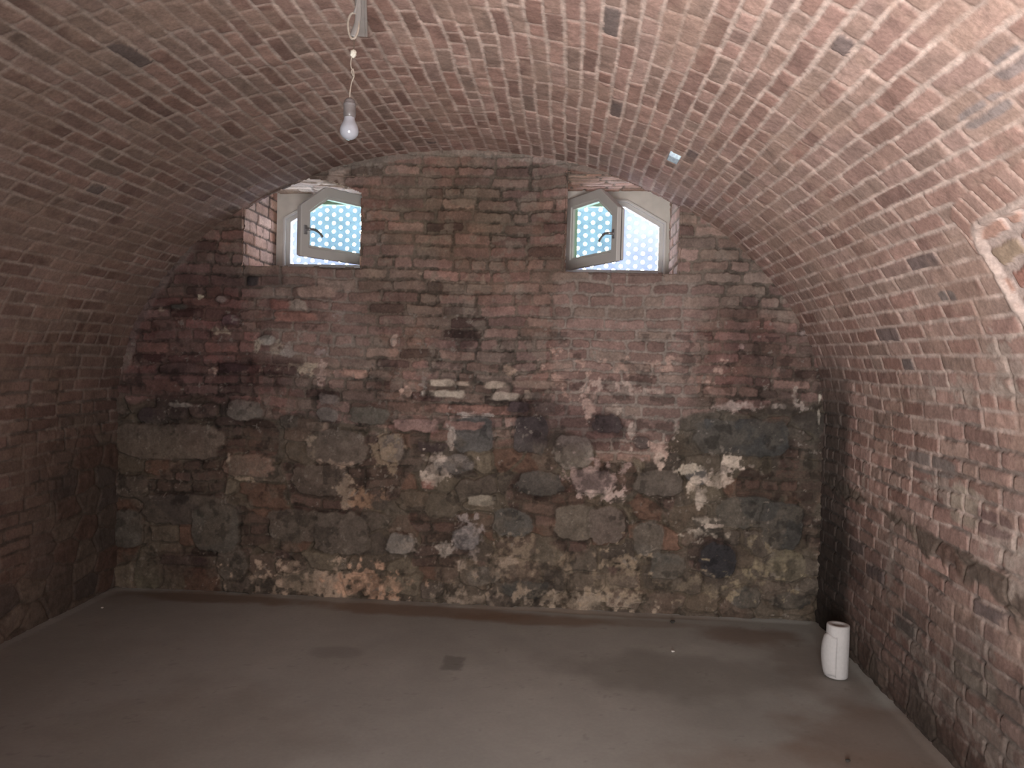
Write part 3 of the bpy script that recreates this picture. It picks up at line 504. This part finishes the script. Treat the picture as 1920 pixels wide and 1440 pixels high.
# ------------------------------------------------------------------ floor
def build_floor():
    xs = np.concatenate([np.arange(-A - .06, A + .06, .014)]); ys = np.concatenate([np.arange(.06, -3.2, -.014), np.arange(-3.2, -6.1, -.05)])
    U, V = np.meshgrid(xs, ys)
    n0 = fbm(U, V, 1.1, 4, 601); n1 = fbm(U, V, 5, 4, 603); n2 = fbm(U, V, 25, 3, 605)
    C = np.array((.34, .331, .308)) * (.80 + .40 * n0)[..., None] * (.92 + .16 * n1)[..., None]
    # rusty brown tide mark along the walls, dust at the foot
    for (x, y, rx, ry, a, c) in ((-1.6, -.13, .80, .13, .7, (.19, .125, .085)), (-.2, -.17, .95, .14, .7, (.20, .125, .085)), (.6, -.24, .55, .13, .7, (.20, .13, .09)), (1.2, -.20, .5, .08, .4, (.20, .15, .115)), (1.95, -.35, .35, .22, .6, (.16, .10, .072)), (2.25, -1.7, .5, .5, .5, (.17, .105, .075)), (2.2, -.9, .25, .6, .35, (.16, .11, .085)),
                                 (1.9, -2.0, .8, .30, .35, (.19, .125, .09)), (-.55, -.98, .18, .10, .3, (.15, .14, .13)), (1.4, -1.0, .8, .35, .45, (.16, .148, .132)), (-2.2, -.25, .25, .12, .5, (.30, .27, .24)), (1.2, -.05, .9, .05, .8, (.24, .20, .17)), (.55, -.04, .6, .05, .8, (.30, .25, .21)), (-.6, -.03, 1.2, .035, .6, (.21, .17, .14)), (-.9, -2.0, .7, .6, .25, (.19, .155, .13))):
        m = (1 - sst(blob(U, V, x, y, rx, ry) + .7 * (n1 - .5), .55, 1.1)) * a
        C = mixc(C, np.array(c) * (.9 + .2 * n2)[..., None], m)
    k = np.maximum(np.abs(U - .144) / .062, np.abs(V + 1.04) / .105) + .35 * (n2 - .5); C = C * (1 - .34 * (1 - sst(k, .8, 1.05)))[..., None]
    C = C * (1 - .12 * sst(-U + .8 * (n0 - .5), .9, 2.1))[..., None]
    # thin scratch
    t = np.clip(((U - 1.75) * .22 + (V + .85) * -.65) / (.22 ** 2 + .65 ** 2), 0, 1)
    dd = np.hypot(U - 1.75 - t * .22, V + .85 + t * .65); m = (1 - sst(dd, .012, .035)) * .35 * sst(n1, .4, .5)
    C = mixc(C, np.array((.30, .275, .245)) * np.ones(C.shape), m)
    dk = sst(n2, .74, .78) * sst(n1, .5, .6); C = C * (1 - .16 * dk)[..., None]
    Z = .010 * (n0 - .5) + .002 * (n1 - .5)
    d = np.minimum(np.minimum(-V, A - U), U + A); Z = Z +   .009 * (1 - sst(d + .03 * (n1 - .5), .0, .07))
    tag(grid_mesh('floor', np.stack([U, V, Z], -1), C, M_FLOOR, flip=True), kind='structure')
build_floor()

# ------------------------------------------------------------------ rear wall behind the camera, with a doorway put in for the light
def build_rear():
    xs = np.arange(-A - .1, A + .14, .035); zs = np.arange(-.06, ZS + B + .14, .035); U, V = np.meshgrid(xs, zs)
    D, C, *_ = brick_surface(U, V, 71, RED, (.40, .31, .25))
    XM, ZM = np.meshgrid((xs[:-1] + xs[1:]) / 2, (zs[:-1] + zs[1:]) / 2)
    keep = ~((XM > ADDED_DOOR[0]) & (XM < ADDED_DOOR[1]) & (ZM < ADDED_DOOR[2]) & (ZM > 0))
    tag(grid_mesh('wall_rear', np.stack([U, -5.82 + D, V], -1), C, M_BRICK, keep, flip=True), kind='structure')
    bm = bmesh.new(); x0, x1, h = ADDED_DOOR
    bmesh.ops.create_cube(bm, size=1, matrix=Matrix.Translation(((x0 + x1) / 2, -6.1, h / 2)) @ Matrix.Diagonal((x1 - x0 + .1, .06, h + .1, 1)))
    tag(from_bm('door_1', bm, M_BOARD), kind='structure')
build_rear()

# ------------------------------------------------------------------ windows
def build_window(idx, side, x_in, x_out, hx, ang, ztop, zfree, uap):
    """side +1: hinge on the left (right window); -1: hinge on the right (left window)"""
    a, b, c, d = WIN[0 if side < 0 else 1]
    W = tag(empty('window_%d' % idx, (hx, DEPTH, 2.36)), kind='structure')
    inv = Matrix.Translation((-hx, -DEPTH, -2.36))
    def place(o): o.data.transform(inv); o.parent = W; return o
    # frame outline: rectangle with one chamfered outer corner
    xo = x_out; zb = 2.352; zt = ztop + .012; xa = hx + side * (uap - .01); zf = zfree + .012
    outer = [(hx - side * .03, zb), (xo, zb), (xo, zf), (xa, zt), (hx - side * .03, zt)]
    hole = inset(outer, .016); outer2 = [(x_in, 2.30), (x_out + side * .06, 2.30), (x_out + side * .06, d + .01), (xa, d + .01), (x_in, d + .01)]
    place(prism('infill_board', outer2, DEPTH + .012, DEPTH + .05, M_BOARD, hole=outer))
    place(prism('window_frame', inset(outer, -.001), DEPTH - .012, DEPTH + .03, M_PVC, hole=inset(outer, .018)))
    place(prism('window_frame', inset(outer, .014), DEPTH + .016, DEPTH + .075, M_PVC, hole=inset(outer, .050)))
    # opened sash, modelled in its own plane: u from the hinge, inner face at y = 0
    S = empty('window_sash'); S.parent = W
    w = .70
    so = [(0, 0), (w, 0), (w, zfree - 2.385), (uap, ztop - 2.385), (0, ztop - 2.385)]
    fl = lambda pl: [(side * p[0], p[1]) for p in pl]
    main = prism('sash_frame', fl(so), 0, .034, M_PVC, S, hole=fl(inset(so, .068)), bevel=.004)
    back = prism('sash_frame', fl(inset(so, .012)), .040, .066, M_PVC, S, hole=fl(inset(so, .060)), bevel=.003)
    prism('sash_gasket', fl(inset(so, .008)), .033, .042, M_GASKET, S, hole=fl(inset(so, .062)), bevel=0)
    prism('glazing_bead', fl(inset(so, .066)), .010, .050, M_PVC, S, hole=fl(inset(so, .084)), bevel=.002)
    prism('window_pane', fl(inset(so, .080)), .026, .030, M_GLASS, S, bevel=0)
    # handle: rose plate, neck and a curved lever
    H = empty('window_handle'); H.parent = S; H.location = (side * (w - .034), 0, .185)
    prism('handle_rose', [(-.014, -.032), (.014, -.032), (.014, .032), (-.014, .032)], -.009, 0, M_HANDLE, H)
    tube('handle_lever', [(0, -.004, 0), (0, -.030, 0), (-side * .012, -.044, .002), (-side * .045, -.046, .003), (-side * .085, -.046, -.012), (-side * .115, -.046, -.038)], .0095, M_HANDLE, H, flat=.7)
    t = math.radians(ang)
    S.location = (0, -.02, .025); S.rotation_euler = (0, 0, -side * t)
    for z in (.07, .45):
        lathe('hinge', [(.007, 0), (.008, .004), (.008, .06), (.007, .064)], M_PVC, W, 12, (0, -.02, z))
    return W
build_window(1, -1, -.70, -1.490, -.745, 55.7, 2.90, 2.74, .49)
build_window(2, 1, .672, 1.4365, .690, 60.4, 2.912, 2.745, .46)

def perforated(x0, x1, z0, z1, y, label):
    cw, ch, r, n = .056, .0665, .0150, 16
    bm = bmesh.new(); cols = int((x1 - x0) / cw) + 1; rows = int((z1 - z0) / ch) + 1
    for i in range(cols):
        for j in range(rows):
            cx = x0 + (i + .5) * cw; cz = z0 + (j + .5 + (.5 if i % 2 else 0)) * ch
            ri = []; ro = []
            for k in range(n):
                t = 2 * math.pi * (k + .5) / n; dx, dz = math.cos(t), math.sin(t)
                s = min(cw / 2 / max(abs(dx), 1e-6), ch / 2 / max(abs(dz), 1e-6))
                px, pz = dx * s, dz * s
                # snap the outline to the cell corners
                if abs(abs(px) - cw / 2) < .0075 and abs(abs(pz) - ch / 2) < .0075: px = math.copysign(cw / 2, px); pz = math.copysign(ch / 2, pz)
                ri.append([bm.verts.new((cx + dx * r, y + e, cz + dz * r)) for e in (0, .002)]); ro.append([bm.verts.new((cx + px, y + e, cz + pz)) for e in (0, .002)])
            for k in range(n):
                m = (k + 1) % n; bm.faces.new((ri[k][0], ri[m][0], ro[m][0], ro[k][0])); bm.faces.new((ri[m][1], ri[k][1], ro[k][1], ro[m][1])); bm.faces.new((ri[m][0], ri[k][0], ri[k][1], ri[m][1]))
    bmesh.ops.remove_doubles(bm, verts=bm.verts, dist=.0004)
    o = from_bm('perforated_sheet', bm, M_SHEET)
    o.data.transform(Matrix.Translation((-(x0 + x1) / 2, -y, -z0))); o.location = ((x0 + x1) / 2, y, z0)
    tag(o, label, 'screen', 'perforated sheets outside the windows')
    return o
perforated(-1.80, -.42, 2.22, 3.02, .80, 'pale perforated sheet outside the left cellar window')
perforated(.42, 1.66, 2.22, 3.06, .80, 'pale perforated sheet outside the right cellar window')

# ------------------------------------------------------------------ pendant lamp
def vault_z(x): return ZS + B * math.sqrt(1 - (x / A) ** 2)
bx, by = -.012, -2.75
LMP = tag(empty('pendant_lamp', (bx, by, vault_z(bx) - .024)), 'bare frosted light bulb hanging on a knotted cord from the vault', 'lamp')
inv = Matrix.Translation((-bx, -by, -vault_z(bx) + .024))
def lp(o): o.data.transform(inv); o.parent = LMP; return o
lp(lathe('light_bulb', [(.001, 2.4115), (.010, 2.413), (.020, 2.418), (.0275, 2.4265), (.0308, 2.437), (.0308, 2.446), (.0285, 2.456), (.0235, 2.466), (.0190, 2.475), (.0175, 2.484), (.0172, 2.492)], M_BULB, None, 40, (bx, by, 0)))
lp(lathe('lamp_socket', [(.0172, 2.484), (.0198, 2.487), (.0205, 2.500), (.0200, 2.520), (.0195, 2.530), (.0165, 2.541), (.010, 2.547), (.004, 2.549)], M_SOCKET, None, 32, (bx, by, 0)))
lp(lathe('socket_ring', [(.0201, 2.522), (.0210, 2.524), (.0206, 2.530), (.0195, 2.532)], M_SOCKET, None, 32, (bx, by, 0)))
y = by
lp(tube('flex', [(bx, y, 2.547), (bx + .000, y, 2.57), (bx + .005, y, 2.60), (bx + .012, y, 2.620), (bx + .010, y, 2.635), (bx + .002, y, 2.650), (bx + .001, y, 2.668), (bx + .004, y, 2.685)], .0022, M_CORD))
lp(tube('flex', [(bx + .012, y - .004, 2.618), (bx + .0125, y - .004, 2.630), (bx + .009, y - .003, 2.643), (bx + .005, y - .003, 2.634), (bx + .010, y - .003, 2.620)], .0022, M_CORD))
bm = bmesh.new(); bmesh.ops.create_icosphere(bm, subdivisions=3, radius=.0098)
for v in bm.verts:
    v.co *= 1 + .22 * math.sin(v.co.x * 700 + v.co.z * 500) * math.cos(v.co.y * 600); v.co.z *= 1.35; v.co += Vector((bx + .008, y, 2.694))
lp(from_bm('putty_knot', bm, M_PUTTY, None, True))
lp(tube('flex', [(bx + .008, y, 2.70), (bx + .010, y, 2.715), (bx + .010, y, 2.735), (bx + .004, y, 2.747)], .0022, M_DARKWIRE))
loop = []
for k in range(25):
    t = 2 * math.pi * k / 24; loop.append((bx + .006 + .018 * math.sin(t) * (1 - .15 * math.cos(t)), y + .003 * math.sin(t / 2), 2.785 - .043 * math.cos(t)))
lp(tube('cable_loop', loop, .0042, M_CORD))
lp(tube('flex', [(bx + .010, y, 2.826), (bx + .018, y, 2.86), (bx + .020, y, 2.93), (bx + .008, y, 3.02), (bx + .0, y, vault_z(bx) - .024)], .0052, M_SLEEVE))
lp(tube('flex', [(bx + .004, y, 2.75), (bx + .020, y + .002, 2.80), (bx + .0205, y + .002, 2.86), (bx + .018, y, 2.93)], .0105, M_SLEEVE, flat=.4))
# flat trunking on the vault above the lamp
def trunk():
    p0 = Vector((-.203, -1.925, 0)); p1 = Vector((.21, -3.6, 0)); d = (p1 - p0).normalized(); s = Vector((-d.y, d.x, 0)) ; N = 24; w, t = .023, .012
    bm = bmesh.new(); rings = []
    for i in range(N + 1):
        q = p0 + (p1 - p0) * (i / N); z = vault_z(q.x) - .010
        rings.append([bm.verts.new((q + s * (sx * w) + Vector((0, 0, z - dz)))) for sx, dz in ((-1, -.01), (-1, t * .8), (-.85, t), (.5, t), (.55, t * .8), (.62, t * .8), (.66, t), (.85, t), (1, t * .8), (1, -.01))])
    for a, b in zip(rings, rings[1:]):
        for k in range(9): bm.faces.new((a[k], a[k + 1], b[k + 1], b[k]))
    bm.faces.new(rings[0]); bm.faces.new(rings[-1])
    o = from_bm('cable_trunking', bm, M_GREYPL)
    return tag(o, 'grey flat cable trunking running along the vault above the lamp', 'cable duct')
trunk()

# ------------------------------------------------------------------ kitchen roll by the right wall
def kitchen_roll():
    x, y = 2.262, -.935; z0 = .004
    T = tag(empty('paper_roll', (x, y, z0)), 'white paper kitchen roll standing on the floor by the right wall', 'paper roll')
    n = 48; prof = [(.056, 0), (.0595, .004), (.061, .02), (.0608, .15), (.0605, .28), (.059, .288), (.052, .290), (.024, .288), (.022, .284), (.022, .12), (.001, .12)]
    R = lathe('paper_sheets', [(r, z) for r, z in prof], M_PAPER, T, n)
    lathe('cardboard_core', [(.0225, .12), (.0225, .286), (.0205, .287), (.0200, .12)], M_CARD, T, 32, cap=False)
    # loose end of the sheet standing off on the left side
    bm = bmesh.new(); rows = []
    for j in range(13):
        v = j / 12; z = .012 + v * .225
        bulge = .018 * math.sin(math.pi * min(1, v * 1.0)) ** .7 + .004
        row = []
        for k in range(15):
            u = k / 14; ang = math.radians(250 - 120 * u); r = .0625 + bulge * math.sin(math.pi * min(1, u * 1.05) * .62)
            row.append(bm.verts.new((r * math.cos(ang), r * math.sin(ang), z + .006 * math.sin(u * 9 + v * 4))))
        rows.append(row)
    for a, b in zip(rows, rows[1:]):
        for k in range(14): bm.faces.new((a[k], a[k + 1], b[k + 1], b[k]))
    o = from_bm('loose_sheet', bm, M_PAPER, T, True); md = o.modifiers.new('thickness', 'SOLIDIFY'); md.thickness = .0008
kitchen_roll()

# ------------------------------------------------------------------ small bluish white patch on the vault above the right window
def pale_patch():
    s = 5.998; y = -.919; t = float(np.interp(s - ZS, _al, _th)); c = Vector((-A * math.cos(t), y, ZS + B * math.sin(t)))
    nrm = Vector((math.cos(t) / A, 0, -math.sin(t) / B)).normalized(); tan = Vector((A * math.sin(t), 0, B * math.cos(t))).normalized(); ax = Vector((0, 1, 0))
    bm = bmesh.new(); N = 14; rs = random.Random(4); g = {}
    hw, hl = .036, .062
    for i in range(N + 1):
        for j in range(N + 1):
            a = (i / N * 2 - 1); b = (j / N * 2 - 1); e = max(abs(a), abs(b))
            k = 1 - .05 * rs.random() * (e > .95)
            h = .022 - .010 * max(0, e - .82) / .18 + .0016 * rs.random() - (.03 if e >= .999 else 0)
            g[i, j] = bm.verts.new(c + tan * (a * hw * k) + ax * (b * hl * k) + nrm * h)
    for i in range(N):
        for j in range(N): bm.faces.new((g[i, j], g[i + 1, j], g[i + 1, j + 1], g[i, j + 1]))
    o = from_bm('pale_vault_patch', bm, M_PALEPATCH, None, True)
    tag(o, 'small bluish white patch on a brick of the vault above the right window', 'brick')
pale_patch()

# ------------------------------------------------------------------ crumbs on the floor
def chip(name, x, y, r, mat, label, cat, seed):
    rs = random.Random(seed); bm = bmesh.new(); bmesh.ops.create_icosphere(bm, subdivisions=2, radius=r)
    for v in bm.verts: v.co *= .8 + .4 * rs.random(); v.co.z *= .5
    m = min(v.co.z for v in bm.verts)
    for v in bm.verts: v.co.z -= m
    o = from_bm(name, bm, mat); o.location = (x, y, .003); tag(o, label, cat)
chip('plaster_crumb', 1.40, -.70, .010, M_CHIP, 'tiny white plaster crumb lying on open floor right of centre', 'crumb', 1)
chip('plaster_crumb', -2.26, -.46, .009, M_CHIP, 'tiny white plaster crumb near the left back corner of the floor', 'crumb', 2)
chip('stone_chip', 1.47, -.17, .016, M_DARKCHIP, 'small dark stone chip at the foot of the back wall', 'stone', 3)
chip('stone_chip', 1.99, -1.89, .011, M_DARKCHIP, 'small dark stone chip on the floor nearest the camera at right', 'stone', 4)
